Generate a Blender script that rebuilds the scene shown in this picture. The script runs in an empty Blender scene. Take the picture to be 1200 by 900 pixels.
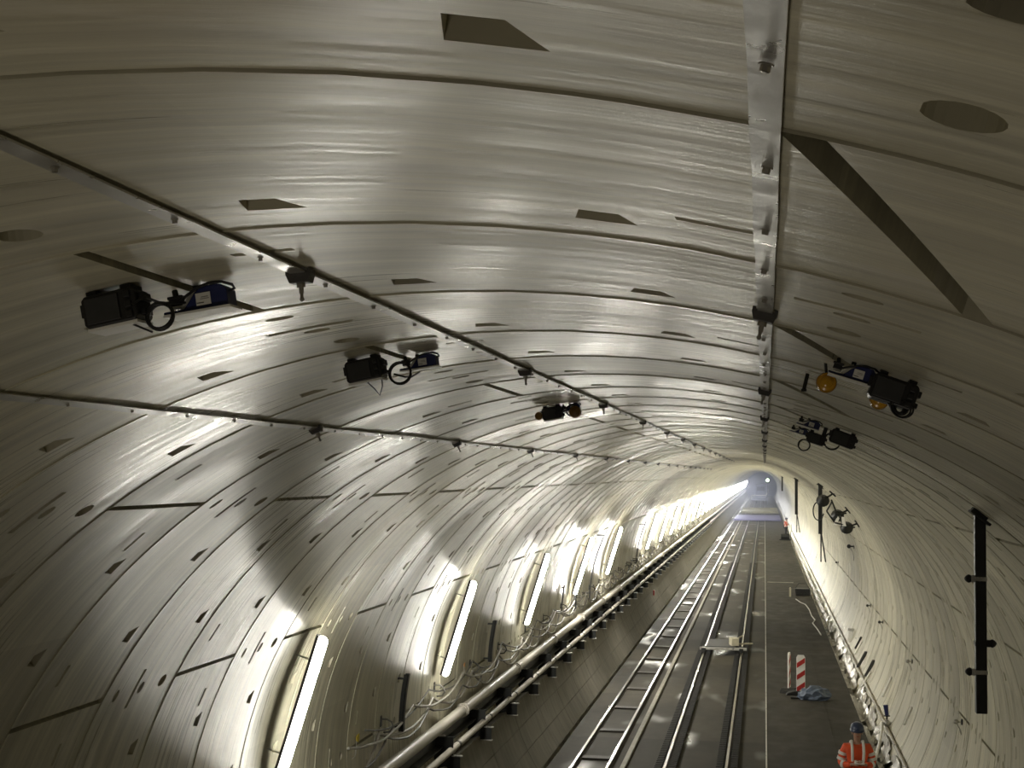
import bpy, bmesh, math, random
from mathutils import Matrix, Vector
random.seed(7)
C = bpy.context.scene.collection
PI = math.pi
def R(d): return d * PI / 180

# ------------------------------------------------------------------ tunnel geometry (metres)
TR = 4.55                      # inner radius of the lining
CX, CZ = -1.023, 2.388         # tunnel axis (track bed is z = 0)
Y0, RW = 2.288, 1.505          # first ring joint ahead of the viewer, ring width
def P(th, y, r=TR):
    return Vector((CX + r * math.sin(R(th)), y, CZ + r * math.cos(R(th))))

# ------------------------------------------------------------------ mesh builder
class MB:
    def __init__(s): s.v = []; s.f = []
    def add(s, vs, fs):
        n = len(s.v); s.v += [tuple(p) for p in vs]; s.f += [tuple(i + n for i in f) for f in fs]
    def box(s, c, d, rot=None):
        c = Vector(c); h = [x / 2 for x in d]
        vs = [Vector((sx * h[0], sy * h[1], sz * h[2])) for sx in (-1, 1) for sy in (-1, 1) for sz in (-1, 1)]
        if rot is not None: vs = [rot @ p for p in vs]
        s.add([p + c for p in vs], [(0, 1, 3, 2), (4, 6, 7, 5), (0, 4, 5, 1), (2, 3, 7, 6), (0, 2, 6, 4), (1, 5, 7, 3)])
        return s
    def prism(s, poly, lo, hi, axis='y'):
        n = len(poly)
        def mk(a, b, t):
            return {'y': (a, t, b), 'x': (t, a, b), 'z': (a, b, t)}[axis]
        s.add([mk(a, b, lo) for a, b in poly] + [mk(a, b, hi) for a, b in poly],
              [tuple(range(n)), tuple(range(2 * n - 1, n - 1, -1))] + [(i, i + n, (i + 1) % n + n, (i + 1) % n) for i in range(n)])
        return s
    def cyl(s, p0, p1, r0, r1=None, n=12, caps=True):
        r1 = r0 if r1 is None else r1
        p0, p1 = Vector(p0), Vector(p1); d = (p1 - p0).normalized()
        u = d.orthogonal().normalized(); w = d.cross(u)
        vs = []
        for p, r in ((p0, r0), (p1, r1)):
            vs += [p + (u * math.cos(2 * PI * i / n) + w * math.sin(2 * PI * i / n)) * r for i in range(n)]
        fs = [(i, (i + 1) % n, (i + 1) % n + n, i + n) for i in range(n)]
        if caps: fs += [tuple(range(n - 1, -1, -1)), tuple(range(n, 2 * n))]
        s.add(vs, fs); return s
    def tube(s, pts, r, n=8, closed=False):
        pts = [Vector(p) for p in pts]; m = len(pts); vs = []
        up = None
        for i, p in enumerate(pts):
            a = pts[i - 1] if (i > 0 or closed) else p
            b = pts[(i + 1) % m] if (i < m - 1 or closed) else p
            d = (b - a).normalized()
            if up is None: up = d.orthogonal().normalized()
            up = (up - d * up.dot(d)).normalized(); w = d.cross(up)
            rr = r[i] if isinstance(r, (list, tuple)) else r
            vs += [p + (up * math.cos(2 * PI * k / n) + w * math.sin(2 * PI * k / n)) * rr for k in range(n)]
        fs = []
        for i in range(m if closed else m - 1):
            j = (i + 1) % m
            fs += [(i * n + k, i * n + (k + 1) % n, j * n + (k + 1) % n, j * n + k) for k in range(n)]
        if not closed: fs += [tuple(range(n - 1, -1, -1)), tuple(range((m - 1) * n, m * n))]
        s.add(vs, fs); return s
    def lathe(s, prof, M=None, n=16):
        M = M or Matrix(); vs = []
        for r, z in prof:
            vs += [M @ Vector((r * math.cos(2 * PI * k / n), r * math.sin(2 * PI * k / n), z)) for k in range(n)]
        m = len(prof)
        fs = [(i * n + k, i * n + (k + 1) % n, (i + 1) * n + (k + 1) % n, (i + 1) * n + k) for i in range(m - 1) for k in range(n)]
        fs += [tuple(range(n - 1, -1, -1)), tuple(range((m - 1) * n, m * n))]
        s.add(vs, fs); return s
    def ball(s, c, r, n=12, sc=(1, 1, 1)):
        c = Vector(c); prof = []
        M = Matrix.Translation(c) @ Matrix.Diagonal((sc[0], sc[1], sc[2], 1))
        k = max(5, n // 2)
        return s.lathe([(max(1e-4, r * math.sin(PI * i / k)), -r * math.cos(PI * i / k)) for i in range(k + 1)], M, n)
    def build(s, name, mat, parent=None, smooth=False, bevel=0.0, uv=None):
        me = bpy.data.meshes.new(name); me.from_pydata(s.v, [], s.f)
        bm = bmesh.new(); bm.from_mesh(me); bmesh.ops.recalc_face_normals(bm, faces=bm.faces); bm.to_mesh(me); bm.free()
        if smooth:
            me.polygons.foreach_set('use_smooth', [True] * len(me.polygons))
            me.set_sharp_from_angle(angle=R(40))
        me.materials.append(mat)
        o = bpy.data.objects.new(name, me); C.objects.link(o)
        if parent: o.parent = parent
        if bevel:
            b = o.modifiers.new('bevel', 'BEVEL'); b.width = bevel; b.segments = 2; b.limit_method = 'ANGLE'
        return o

def tag(o, label=None, cat=None, group=None, kind=None):
    if label: o['label'] = label
    if cat: o['category'] = cat
    if group: o['group'] = group
    if kind: o['kind'] = kind
    return o
def thing(name, label, cat, loc=(0, 0, 0), rot=(0, 0, 0), group=None):
    o = bpy.data.objects.new(name, None); C.objects.link(o); o.empty_display_size = .05
    o.location = loc; o.rotation_euler = rot
    return tag(o, label, cat, group)
def on_lining(name, label, cat, th, y, group=None, r=TR):
    """an empty on the lining: local x runs round the ring, y along the tunnel, -z into the tunnel"""
    return thing(name, label, cat, P(th, y, r), (0, R(th), 0), group)
def copy_tree(o, parent=None):
    c = o.copy(); C.objects.link(c); c.parent = parent
    for ch in list(o.children): copy_tree(ch, c)
    return c
def struct(o):
    o['kind'] = 'structure'; return o

# ------------------------------------------------------------------ materials
def mat(name, col, rough=.6, metal=0.0, noise=0.0, scale=6.0, bump=0.0, stretch=(1, 1, 1), rvar=0.0):
    m = bpy.data.materials.new(name); m.use_nodes = True; nt = m.node_tree; N, L = nt.nodes, nt.links
    b = N['Principled BSDF']; b.inputs['Metallic'].default_value = metal
    b.inputs['Roughness'].default_value = rough; b.inputs['Base Color'].default_value = (*col, 1)
    tc = N.new('ShaderNodeTexCoord'); mp = N.new('ShaderNodeMapping'); mp.inputs['Scale'].default_value = stretch
    nz = N.new('ShaderNodeTexNoise'); nz.inputs['Scale'].default_value = scale; nz.inputs['Detail'].default_value = 5
    L.new(tc.outputs['Object'], mp.inputs[0]); L.new(mp.outputs[0], nz.inputs['Vector'])
    if noise:
        r = N.new('ShaderNodeMapRange'); r.inputs[1].default_value = .3; r.inputs[2].default_value = .7
        r.inputs[3].default_value = 1 - noise; r.inputs[4].default_value = 1 + noise
        mx = N.new('ShaderNodeVectorMath'); mx.operation = 'SCALE'; mx.inputs[0].default_value = col
        L.new(nz.outputs[0], r.inputs[0]); L.new(r.outputs[0], mx.inputs['Scale']); L.new(mx.outputs[0], b.inputs['Base Color'])
    if rvar:
        r = N.new('ShaderNodeMapRange'); r.inputs[1].default_value = .35; r.inputs[2].default_value = .65
        r.inputs[3].default_value = max(.03, rough - rvar); r.inputs[4].default_value = min(1, rough + rvar)
        L.new(nz.outputs[0], r.inputs[0]); L.new(r.outputs[0], b.inputs['Roughness'])
    if bump:
        bp = N.new('ShaderNodeBump'); bp.inputs['Strength'].default_value = bump; bp.inputs['Distance'].default_value = .02
        L.new(nz.outputs[0], bp.inputs['Height']); L.new(bp.outputs[0], b.inputs['Normal'])
    return m
def emit(name, col, strength):
    m = bpy.data.materials.new(name); m.use_nodes = True; nt = m.node_tree; nt.nodes.clear()
    e = nt.nodes.new('ShaderNodeEmission'); e.inputs[0].default_value = (*col, 1); e.inputs[1].default_value = strength
    o = nt.nodes.new('ShaderNodeOutputMaterial'); nt.links.new(e.outputs[0], o.inputs[0]); return m

def concrete_lining():
    m = bpy.data.materials.new('lining_concrete'); m.use_nodes = True; nt = m.node_tree; N, L = nt.nodes, nt.links
    b = N['Principled BSDF']
    uv = N.new('ShaderNodeUVMap'); uv.uv_map = 'metres'
    sep = N.new('ShaderNodeSeparateXYZ'); L.new(uv.outputs[0], sep.inputs[0])
    def math_(op, a, bb=None):
        n = N.new('ShaderNodeMath'); n.operation = op
        for i, x in enumerate((a, bb)):
            if x is None: continue
            if isinstance(x, (int, float)): n.inputs[i].default_value = x
            else: L.new(x, n.inputs[i])
        return n.outputs[0]
    def noise(sx, sy, scale=1.0, detail=4.0, rough=.55, dist=0.0):
        mp = N.new('ShaderNodeMapping'); mp.inputs['Scale'].default_value = (sx, sy, 1)
        L.new(uv.outputs[0], mp.inputs[0])
        n = N.new('ShaderNodeTexNoise'); n.inputs['Scale'].default_value = scale; n.inputs['Detail'].default_value = detail
        n.inputs['Roughness'].default_value = rough; n.inputs['Distortion'].default_value = dist
        L.new(mp.outputs[0], n.inputs['Vector']); return n.outputs[0]
    def rng(x, a, bb, c, d):
        n = N.new('ShaderNodeMapRange'); L.new(x, n.inputs[0])
        for i, v in zip((1, 2, 3, 4), (a, bb, c, d)): n.inputs[i].default_value = v
        return n.outputs[0]
    ring = math_('FLOOR', math_('DIVIDE', sep.outputs[1], RW))
    seg = math_('FLOOR', math_('ADD', math_('DIVIDE', sep.outputs[0], 4.158), math_('MULTIPLY', math_('MODULO', ring, 2.0), .5)))
    cmb = N.new('ShaderNodeCombineXYZ'); L.new(ring, cmb.inputs[0]); L.new(seg, cmb.inputs[1])
    wn = N.new('ShaderNodeTexWhiteNoise'); wn.noise_dimensions = '2D'; L.new(cmb.outputs[0], wn.inputs['Vector'])
    wr = N.new('ShaderNodeTexWhiteNoise'); wr.noise_dimensions = '1D'; L.new(ring, wr.inputs['W'])
    streak = noise(.35, 7.0, 1.0, 6.0, .6, .3)
    fine = noise(.8, 26.0, 1.0, 4.0, .6)
    blotch = noise(.5, 1.1, 1.0, 4.0, .55, .4)
    v = math_('MULTIPLY', rng(streak, .32, .68, .78, 1.16), rng(blotch, .3, .7, .86, 1.10))
    v = math_('MULTIPLY', v, rng(fine, .32, .68, .87, 1.09))
    v = math_('MULTIPLY', v, rng(noise(.55, 15.0, 1.0, 5.0, .7, .2), .32, .68, .85, 1.11))
    v = math_('MULTIPLY', v, rng(wn.outputs[0], 0, 1, .88, 1.08))
    v = math_('MULTIPLY', v, rng(wr.outputs[0], 0, 1, .92, 1.06))
    # lime efflorescence: pale patches
    eff = rng(noise(.9, 2.6, 1.0, 7.0, .62, .8), .60, .72, 0, 1)
    base = N.new('ShaderNodeVectorMath'); base.operation = 'SCALE'; base.inputs[0].default_value = (.60, .568, .435)
    L.new(v, base.inputs['Scale'])
    warm = N.new('ShaderNodeMix'); warm.data_type = 'RGBA'
    L.new(rng(noise(.3, .8, 1.0, 3.0), .55, .75, 0, .35), warm.inputs['Factor'])
    L.new(base.outputs[0], warm.inputs['A']); warm.inputs['B'].default_value = (.56, .48, .35, 1)
    mx = N.new('ShaderNodeMix'); mx.data_type = 'RGBA'
    L.new(math_('MULTIPLY', eff, .5), mx.inputs['Factor']); L.new(warm.outputs['Result'], mx.inputs['A'])
    mx.inputs['B'].default_value = (.76, .72, .64, 1)
    L.new(mx.outputs['Result'], b.inputs['Base Color'])
    # damp, shiny patches
    damp = rng(noise(.35, .55, 1.0, 3.0, .5, .5), .50, .64, 0, 1)
    rough = math_('SUBTRACT', rng(fine, .32, .68, .31, .53), math_('MULTIPLY', damp, .10))
    rough = math_('SUBTRACT', rough, math_('MULTIPLY', wr.outputs[0], .08))
    L.new(rough, b.inputs['Roughness']); b.inputs['Specular IOR Level'].default_value = .5
    bp = N.new('ShaderNodeBump'); bp.inputs['Strength'].default_value = .5; bp.inputs['Distance'].default_value = .007
    h = math_('ADD', math_('MULTIPLY', noise(1.6, 7.5, 1.0, 5.0, .62), .6), math_('ADD', math_('MULTIPLY', streak, .7), math_('MULTIPLY', noise(.25, 12.0, 1.0, 3.0, .6), .5)))
    L.new(h, bp.inputs['Height']); L.new(bp.outputs[0], b.inputs['Normal'])
    return m

def slab_mat(name, col, panel=3.7, seed=0.0, wet=0.0, rough=.55):
    m = bpy.data.materials.new(name); m.use_nodes = True; nt = m.node_tree; N, L = nt.nodes, nt.links
    b = N['Principled BSDF']; tc = N.new('ShaderNodeTexCoord'); sep = N.new('ShaderNodeSeparateXYZ')
    L.new(tc.outputs['Object'], sep.inputs[0])
    dv = N.new('ShaderNodeMath'); dv.operation = 'DIVIDE'; L.new(sep.outputs[1], dv.inputs[0]); dv.inputs[1].default_value = panel
    fl = N.new('ShaderNodeMath'); fl.operation = 'FLOOR'; L.new(dv.outputs[0], fl.inputs[0])
    ad = N.new('ShaderNodeMath'); ad.operation = 'ADD'; L.new(fl.outputs[0], ad.inputs[0]); ad.inputs[1].default_value = seed
    wn = N.new('ShaderNodeTexWhiteNoise'); wn.noise_dimensions = '1D'; L.new(ad.outputs[0], wn.inputs['W'])
    b.inputs['Specular IOR Level'].default_value = .22
    def noise(sx, sy, d=5.0):
        mp = N.new('ShaderNodeMapping'); mp.inputs['Scale'].default_value = (sx, sy, 1); L.new(tc.outputs['Object'], mp.inputs[0])
        n = N.new('ShaderNodeTexNoise'); n.inputs['Scale'].default_value = 1; n.inputs['Detail'].default_value = d
        L.new(mp.outputs[0], n.inputs['Vector']); return n.outputs[0]
    def rng(x, a, bb, c, d):
        n = N.new('ShaderNodeMapRange'); L.new(x, n.inputs[0])
        for i, v in zip((1, 2, 3, 4), (a, bb, c, d)): n.inputs[i].default_value = v
        return n.outputs[0]
    def mul(a, c):
        n = N.new('ShaderNodeMath'); n.operation = 'MULTIPLY'; L.new(a, n.inputs[0]); L.new(c, n.inputs[1]); return n.outputs[0]
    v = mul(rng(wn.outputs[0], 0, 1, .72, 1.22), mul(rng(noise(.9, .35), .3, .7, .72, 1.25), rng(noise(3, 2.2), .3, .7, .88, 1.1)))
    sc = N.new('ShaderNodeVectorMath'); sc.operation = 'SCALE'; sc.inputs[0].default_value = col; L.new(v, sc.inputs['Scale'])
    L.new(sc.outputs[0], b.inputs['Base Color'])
    if wet:
        L.new(rng(noise(.8, .22, 2.0), .5 + .08 * (1 - wet), .72, rough, .12), b.inputs['Roughness'])
    else: L.new(rng(noise(2, 1), .3, .7, rough - .08, rough + .12), b.inputs['Roughness'])
    return m

M = dict(
    lining=concrete_lining(),
    recess_shade=mat('painted_recess_shade', (.05, .047, .04), .8, noise=.2, scale=9),  # near-black colour paints the shade at slot and joint bottoms
    haunch=mat('haunch_concrete', (.16, .148, .122), .7, noise=.22, scale=1.6, bump=.25, stretch=(1, 2.5, .6)),
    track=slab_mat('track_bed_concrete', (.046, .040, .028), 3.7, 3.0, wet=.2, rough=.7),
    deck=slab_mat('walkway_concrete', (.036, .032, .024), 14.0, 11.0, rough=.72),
    gutter=mat('gutter_concrete', (.16, .15, .12), .35, noise=.3, scale=2, bump=.3, rvar=.2),
    galv=mat('galvanised_steel', (.56, .55, .52), .38, .7, noise=.18, scale=9, rvar=.12, bump=.05),
    clampm=mat('dark_galvanised_steel', (.085, .083, .08), .5, .3, noise=.2, scale=20),
    bolt=mat('zinc_bolt', (.46, .44, .40), .35, .9, noise=.1, scale=30),
    dark=mat('dark_painted_steel', (.016, .017, .016), .5, .2, noise=.2, scale=14),
    black=mat('black_plastic', (.013, .013, .014), .45, noise=.15, scale=20),
    grey=mat('charcoal_plastic', (.035, .036, .038), .5, noise=.12, scale=30),
    blue=mat('blue_plastic', (.02, .028, .12), .4, noise=.12, scale=16),
    navy=mat('navy_metal', (.018, .022, .06), .4, noise=.1, scale=16),
    white=mat('white_plastic', (.85, .84, .80), .45, noise=.05, scale=12),
    paper=mat('white_label', (.78, .77, .74), .6, noise=.03, scale=30),
    ink=mat('label_ink', (.12, .12, .12), .6, noise=.05, scale=30),
    amber=mat('amber_lens', (.62, .33, .02), .22, noise=.12, scale=20),
    amberd=mat('dark_amber_lens', (.24, .13, .02), .3, noise=.15, scale=20),
    pipe=mat('pale_plastic_pipe', (.42, .39, .34), .45, noise=.14, scale=4, rvar=.1),
    cable=mat('grey_cable', (.36, .34, .30), .5, noise=.12, scale=8),
    cabled=mat('dark_cable', (.10, .095, .085), .5, noise=.15, scale=8),
    rail=mat('polished_rail_steel', (.62, .60, .56), .20, 1.0, noise=.1, scale=5),
    railb=mat('rusty_rail_web', (.045, .038, .032), .6, .3, noise=.25, scale=8),
    rubber=mat('black_rubber', (.012, .012, .011), .7, noise=.2, scale=14),
    curb=mat('pale_curb_concrete', (.27, .25, .20), .6, noise=.2, scale=3, bump=.1),
    orange=mat('high_visibility_orange', (.80, .10, .025), .6, noise=.10, scale=9, bump=.15),
    reflect=mat('silver_reflective_tape', (.80, .79, .76), .3, noise=.04, scale=30),
    skin=mat('skin', (.46, .27, .19), .5, noise=.06, scale=20),
    trouser=mat('dark_trousers', (.022, .022, .026), .75, noise=.2, scale=12),
    helmet=mat('blue_helmet', (.035, .05, .10), .3, noise=.05, scale=12),
    boot=mat('black_boot', (.02, .018, .015), .55, noise=.15, scale=20),
    red=mat('red_sheeting', (.42, .025, .02), .4, noise=.08, scale=14),
    tarp=mat('blue_grey_tarpaulin', (.10, .13, .19), .5, noise=.25, scale=9, bump=.3),
    cream=mat('cream_board', (.52, .48, .36), .6, noise=.1, scale=9),
    sheet=mat('white_plastic_sheeting', (.46, .44, .40), .28, noise=.12, scale=5, bump=.4),
    yellow=mat('yellow_tag', (.65, .52, .04), .5, noise=.05, scale=20),
    otag=mat('orange_tag', (.70, .36, .14), .5, noise=.05, scale=20),
    lilac=mat('lilac_coated_deck', (.20, .19, .38), .45, noise=.15, scale=1.2),
    ochre=mat('pale_timber_deck', (.36, .33, .20), .6, noise=.2, scale=1.5),
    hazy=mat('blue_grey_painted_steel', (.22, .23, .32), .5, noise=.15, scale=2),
    lampm=emit('bright_lamp_diffuser_glow', (1.0, .96, .85), 150),
    lampside=emit('opal_lamp_side_glow', (1.0, .97, .86), 5),
    lamp=emit('lamp_diffuser_glow', (1.0, .97, .86), 47),
    lampw=emit('strong_lamp_diffuser_glow', (1.0, .97, .84), 240), lampf=emit('cool_lamp_diffuser_glow', (.93, .95, 1.0), 140),
    green=emit('green_white_signal_glow', (.75, 1.0, .6), 12),
)

# ------------------------------------------------------------------ lining: segment rings with joints and bolt pockets
class Lining:
    def __init__(s): s.v = []; s.f = []; s.uv = []; s.sm = []; s.mi = []
    def vert(s, th, y, r):
        s.v.append(tuple(P(th, y, r))); s.uv.append((R(th) * TR, y - Y0)); return len(s.v) - 1
    def face(s, idx, smooth=False, mi=0): s.f.append(tuple(idx)); s.sm.append(smooth); s.mi.append(mi)
LIN = {'wall_left': Lining(), 'ceiling': Lining(), 'wall_right': Lining()}
TH0, TH1 = -130.0, 130.0
S1, S2 = -49.0, 49.0
def sector(th): return LIN['wall_left' if th < S1 else 'ceiling' if th < S2 else 'wall_right']
FC = [.0024, .15, .20, .25, .28, .40, .435, .475, .53, .70, .73, .76, .85, .9976]
def theta_lines():
    s = {TH0, S1, S2, TH1}
    for m in range(-4, 7):
        b = -36.0 + 26.18 * m
        for d in (-9, -7.1, -6, -3.7, -2.3, -.8, -.28, .28, .8, 2.3, 3.7, 6, 7, 8.9):
            if TH0 < b + d < TH1: s.add(round(b + d, 3))
    l = sorted(s); out = [l[0]]
    for x in l[1:]:
        g = x - out[-1]; n = math.ceil(g / 3.4); p = out[-1]
        out += [p + g * i / n for i in range(1, n + 1)]
    return out
TL = theta_lines()
def col(t):  # nearest column
    return min(range(len(TL)), key=lambda i: abs(TL[i] - t))
def features(k):
    """(column range, row range, kind) of every recess of ring k"""
    F = []
    row = lambda f: min(range(len(FC)), key=lambda i: abs(FC[i] - f))
    rnd = random.Random(k * 131 + 5)
    for m in range(-3, 6):
        b = -36.0 + 26.18 * m
        if b - 9 < TH0 or b + 9 > TH1: continue
        for d0, d1 in ((-9, -7.1), (7, 8.9)):
            if rnd.random() < .94: F.append((col(b + d0), col(b + d1), row(.76), row(.85), 'wedge'))
        if (m + k) % 2 == 0:
            F.append((col(b - .28), col(b + .28), 0, len(FC) - 1, 'joint'))
            F.append((col(b + 3.7), col(b + 6), row(.25), row(.28), 'slot'))
            F.append((col(b - 6), col(b - 3.7), row(.70), row(.73), 'slot'))
        else:
            F.append((col(b - 2.3), col(b + 2.3), row(.40), row(.435), 'slot'))
            F.append((col(b - .8), col(b + .8), row(.15), row(.20), 'oval'))
            F.append((col(b - .8), col(b + .8), row(.475), row(.53), 'hole'))
            F.append((col(b - .8), col(b + .8), row(.76), row(.85), 'oval'))
    return F
def ring(k, detail=True):
    ya = Y0 + k * RW; rnd = random.Random(k * 17 + 3)
    r0 = TR + (rnd.uniform(-.0015, .0015) if k < 6 else rnd.uniform(-.004, .004))
    key = (k % 2 == 0)
    def warp(th, f):
        if key:
            b = 16.36
            w = max(0.0, 1 - max(0.0, abs(th - b) - .3) / 6.3)
            if abs(th - b) < .4: th = b + (th - b) * 1.7
            th += (f - .46) * 6.0 * w
        return th
    tl, fc = (TL, FC) if detail else (TL[::4] + [S1, S2, TH1], [FC[0], FC[-1]])
    tl = sorted(set(tl))
    F = features(k) if detail else []
    used = {}
    for fi, (c0, c1, f0, f1, kind) in enumerate(F):
        for c in range(c0, c1):
            for f in range(f0, f1): used[(c, f)] = fi
    grid = {}
    def g(L, c, f):
        key_ = (id(L), c, f)
        if key_ not in grid: grid[key_] = L.vert(warp(tl[c], fc[f]), ya + fc[f] * RW, r0)
        return grid[key_]
    nc, nf = len(tl) - 1, len(fc) - 1
    for c in range(nc):
        L = sector((tl[c] + tl[c + 1]) / 2)
        for f in range(nf):
            if (c, f) in used: continue
            L.face((g(L, c, f), g(L, c, f + 1), g(L, c + 1, f + 1), g(L, c + 1, f)), True)
        # groove to the next ring
        ta, tb = tl[c], tl[c + 1]
        pr = [(fc[-1], r0), (fc[-1], r0 + .016), (1 + FC[0], r0 + .016), (1 + FC[0], r0 - .005)]
        A = [L.vert(warp(ta, min(1, q)) if q <= 1 else (warp(ta, 1)), ya + q * RW, r) for q, r in pr]
        B = [L.vert(warp(tb, min(1, q)) if q <= 1 else (warp(tb, 1)), ya + q * RW, r) for q, r in pr]
        for i in range(3): L.face((A[i], A[i + 1], B[i + 1], B[i]))
    for (c0, c1, f0, f1, kind) in F:
        L = sector((tl[c0] + tl[c1]) / 2)
        T = lambda c, f: warp(tl[c], fc[f])
        Yf = lambda f: ya + fc[f] * RW
        if kind in ('slot', 'joint'):
            dep = .13 if kind == 'slot' else rnd.choice((.11, .11, .04))
            fs = [f0, f1] if kind == 'slot' else list(range(f0, f1 + 1))
            for c in range(c0, c1):
                for i in range(len(fs) - 1):
                    fa, fb = fs[i], fs[i + 1]
                    yA = Yf(fa) + (.0015 if kind == 'joint' and fa == 0 else 0); yB = Yf(fb) - (.0015 if kind == 'joint' and fb == len(FC) - 1 else 0)
                    q = [(T(c, fa), yA), (T(c, fb), yB), (T(c + 1, fb), yB), (T(c + 1, fa), yA)]
                    top = [L.vert(a, y, r0) for a, y in q]; bot = [L.vert(a, y, r0 + dep) for a, y in q]
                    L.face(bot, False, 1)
                    for e, need in ((0, c == c0), (1, i == len(fs) - 2), (2, c == c1 - 1), (3, i == 0)):
                        if need: L.face((top[e], top[(e + 1) % 4], bot[(e + 1) % 4], bot[e]))
        else:
            ta, tb = tl[c0], tl[c1]; y0, y1 = Yf(f0), Yf(f1); dt = tb - ta; dy = y1 - y0
            j = rnd.uniform(.85, 1.1)
            if kind == 'wedge':
                q = [(ta, y1), (tb, y1), (tb - dt * .28 * j, y0), (ta + dt * .16, y0)]
                d = [.20, .035, .035, .18]
                fills = [((ta, y0), (ta, y1), (ta + dt * .16, y0)), ((tb, y0), (tb - dt * .28 * j, y0), (tb, y1))]
            else:
                n_ = 20; ct, cy_ = (ta + tb) / 2 - dt * .08, (y0 + y1) / 2
                q = [(ct + dt / 2 * math.cos(2 * PI * i / n_) * .9, cy_ + dy / 2 * math.sin(2 * PI * i / n_)) for i in range(n_)]
                d = [.12] * n_ if kind == 'hole' else [.03 + .05 * (1 - math.cos(2 * PI * i / n_)) for i in range(n_)]
                cs = [(tb, y1), (ta, y1), (ta, y0), (tb, y0)]
                fills = [(cs[i * 4 // n_], q[i], q[(i + 1) % n_]) for i in range(n_)] + [(cs[0], cs[1], q[5]), (cs[1], cs[2], q[10]), (cs[2], cs[3], q[15]), (cs[3], cs[0], q[0])]
            top = [L.vert(warp(a, .5) if 0 else a, y, r0) for a, y in q]; bot = [L.vert(a, y, r0 + dd) for (a, y), dd in zip(q, d)]
            L.face(bot); n = len(q)
            for e in range(n): L.face((top[e], top[(e + 1) % n], bot[(e + 1) % n], bot[e]))
            for tri in fills: L.face([L.vert(a, y, r0) for a, y in tri], True)
for k in range(-9, -1): ring(k, False)
for k in range(-1, 66): ring(k, True)
for k in range(66, 170): ring(k, False)
YE = Y0 + 170 * RW
YEND = 460.0
tl = sorted(set(TL[::4] + [S1, S2, TH1])); ys = [YE + (YEND - YE) * i / 12 for i in range(13)]
for c in range(len(tl) - 1):
    L = sector((tl[c] + tl[c + 1]) / 2)
    for i in range(12):
        L.face([L.vert(t, y, TR) for t, y in ((tl[c], ys[i]), (tl[c], ys[i + 1]), (tl[c + 1], ys[i + 1]), (tl[c + 1], ys[i]))], False)
for name, L in LIN.items():
    me = bpy.data.meshes.new(name); me.from_pydata(L.v, [], L.f)
    me.polygons.foreach_set('use_smooth', L.sm); me.polygons.foreach_set('material_index', L.mi)
    uvl = me.uv_layers.new(name='metres')
    li = [0] * len(me.loops); me.loops.foreach_get('vertex_index', li)
    flat = []
    for i in li: flat += L.uv[i]
    uvl.data.foreach_set('uv', flat)
    me.materials.append(M['lining']); me.materials.append(M['recess_shade'])
    o = bpy.data.objects.new(name, me); C.objects.link(o); struct(o)

# end of the view: a curved-away bulkhead far down the tunnel
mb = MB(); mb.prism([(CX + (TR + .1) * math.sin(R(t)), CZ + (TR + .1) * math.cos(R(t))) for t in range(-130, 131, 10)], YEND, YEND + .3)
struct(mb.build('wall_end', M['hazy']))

# ------------------------------------------------------------------ floors
def slab(name, x0, x1, z, th, m, y0=-11.0, y1=YEND):
    mb = MB(); mb.box(((x0 + x1) / 2, (y0 + y1) / 2, z - th / 2), (x1 - x0, y1 - y0, th))
    return struct(mb.build(name, m))
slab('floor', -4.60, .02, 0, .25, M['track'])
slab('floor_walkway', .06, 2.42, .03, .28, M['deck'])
slab('floor_gutter', 2.0, 3.2, -.27, .2, M['gutter'])
mb = MB(); mb.box((.04, 224, .02), (.035, 470, .05)); struct(mb.build('trim_1', M['galv']))
# walkway construction joint (low upstand running along the deck)
mb = MB(); mb.box((1.62, 224, .033), (.03, 470, .012)); struct(mb.build('trim_2', M['deck']))
# concave concrete haunch between the track bed and the left-hand lining
mb = MB()
for i in range(-3, 80):
    y0 = Y0 + i * RW * 2 + .01; y1 = y0 + RW * 2 - .02
    for a0, a1 in ((-123, -116.5), (-116.3, -110.2), (-110, -103.6)):
        q = [P(a0 + (a1 - a0) * j / 3, 0, 4.36) for j in range(4)] + [P(a1 - (a1 - a0) * j / 3, 0, 4.54) for j in range(4)]
        mb.prism([(p.x, p.z) for p in q], y0, y1)
struct(mb.build('wall_haunch', M['haunch']))
mb = MB()
q = [P(-123 + 19 * j / 6, 0, 4.375) for j in range(7)] + [P(-104 - 19 * j / 6, 0, 4.545) for j in range(7)]
mb.prism([(p.x, p.z) for p in q], -8, YEND); struct(mb.build('wall_haunch_backing', M['haunch']))

# ------------------------------------------------------------------ rails
def rail(name, x, label, group, base=.12, h=.115, head=.062, z=0):
    t = thing(name, label, 'rail', (x, 0, z), group=group)
    m = MB(); m.prism([(-base / 2, 0), (base / 2, 0), (base / 2, .014), (.010, .03), (.010, h - .035), (head / 2, h - .026), (head / 2, h - .006), (-head / 2, h - .006), (-head / 2, h - .026), (-.010, h - .035), (-.010, .03), (-base / 2, .014)], -6, 450)
    m.build('rail_web', M['railb'], t)
    m = MB(); m.prism([(-head / 2, h - .006), (head / 2, h - .006), (head / 2 - .005, h), (-head / 2 + .005, h)], -6, 450)
    m.build('running_surface', M['rail'], t)
    return t
rail('rail', -4.03, 'shiny steel rail beside the dark concrete haunch, leftmost of the four', 'track rails')
rail('rail', -3.28, 'shiny steel rail beside the pale low curb, second from the left', 'track rails')
rail('rail', -2.09, 'steel rail between black toothed rubber strips, third from the left', 'track rails')
rail('rail', -.80, 'steel rail between black toothed rubber strips nearest the walkway, fourth from the left', 'track rails')
m = MB(); m.box((-2.98, 222, .035), (.11, 456, .07)); o = m.build('track_curb', M['curb'], bevel=.01)
tag(o, 'low pale concrete curb running along the track between second and third rails', 'curb')
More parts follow.
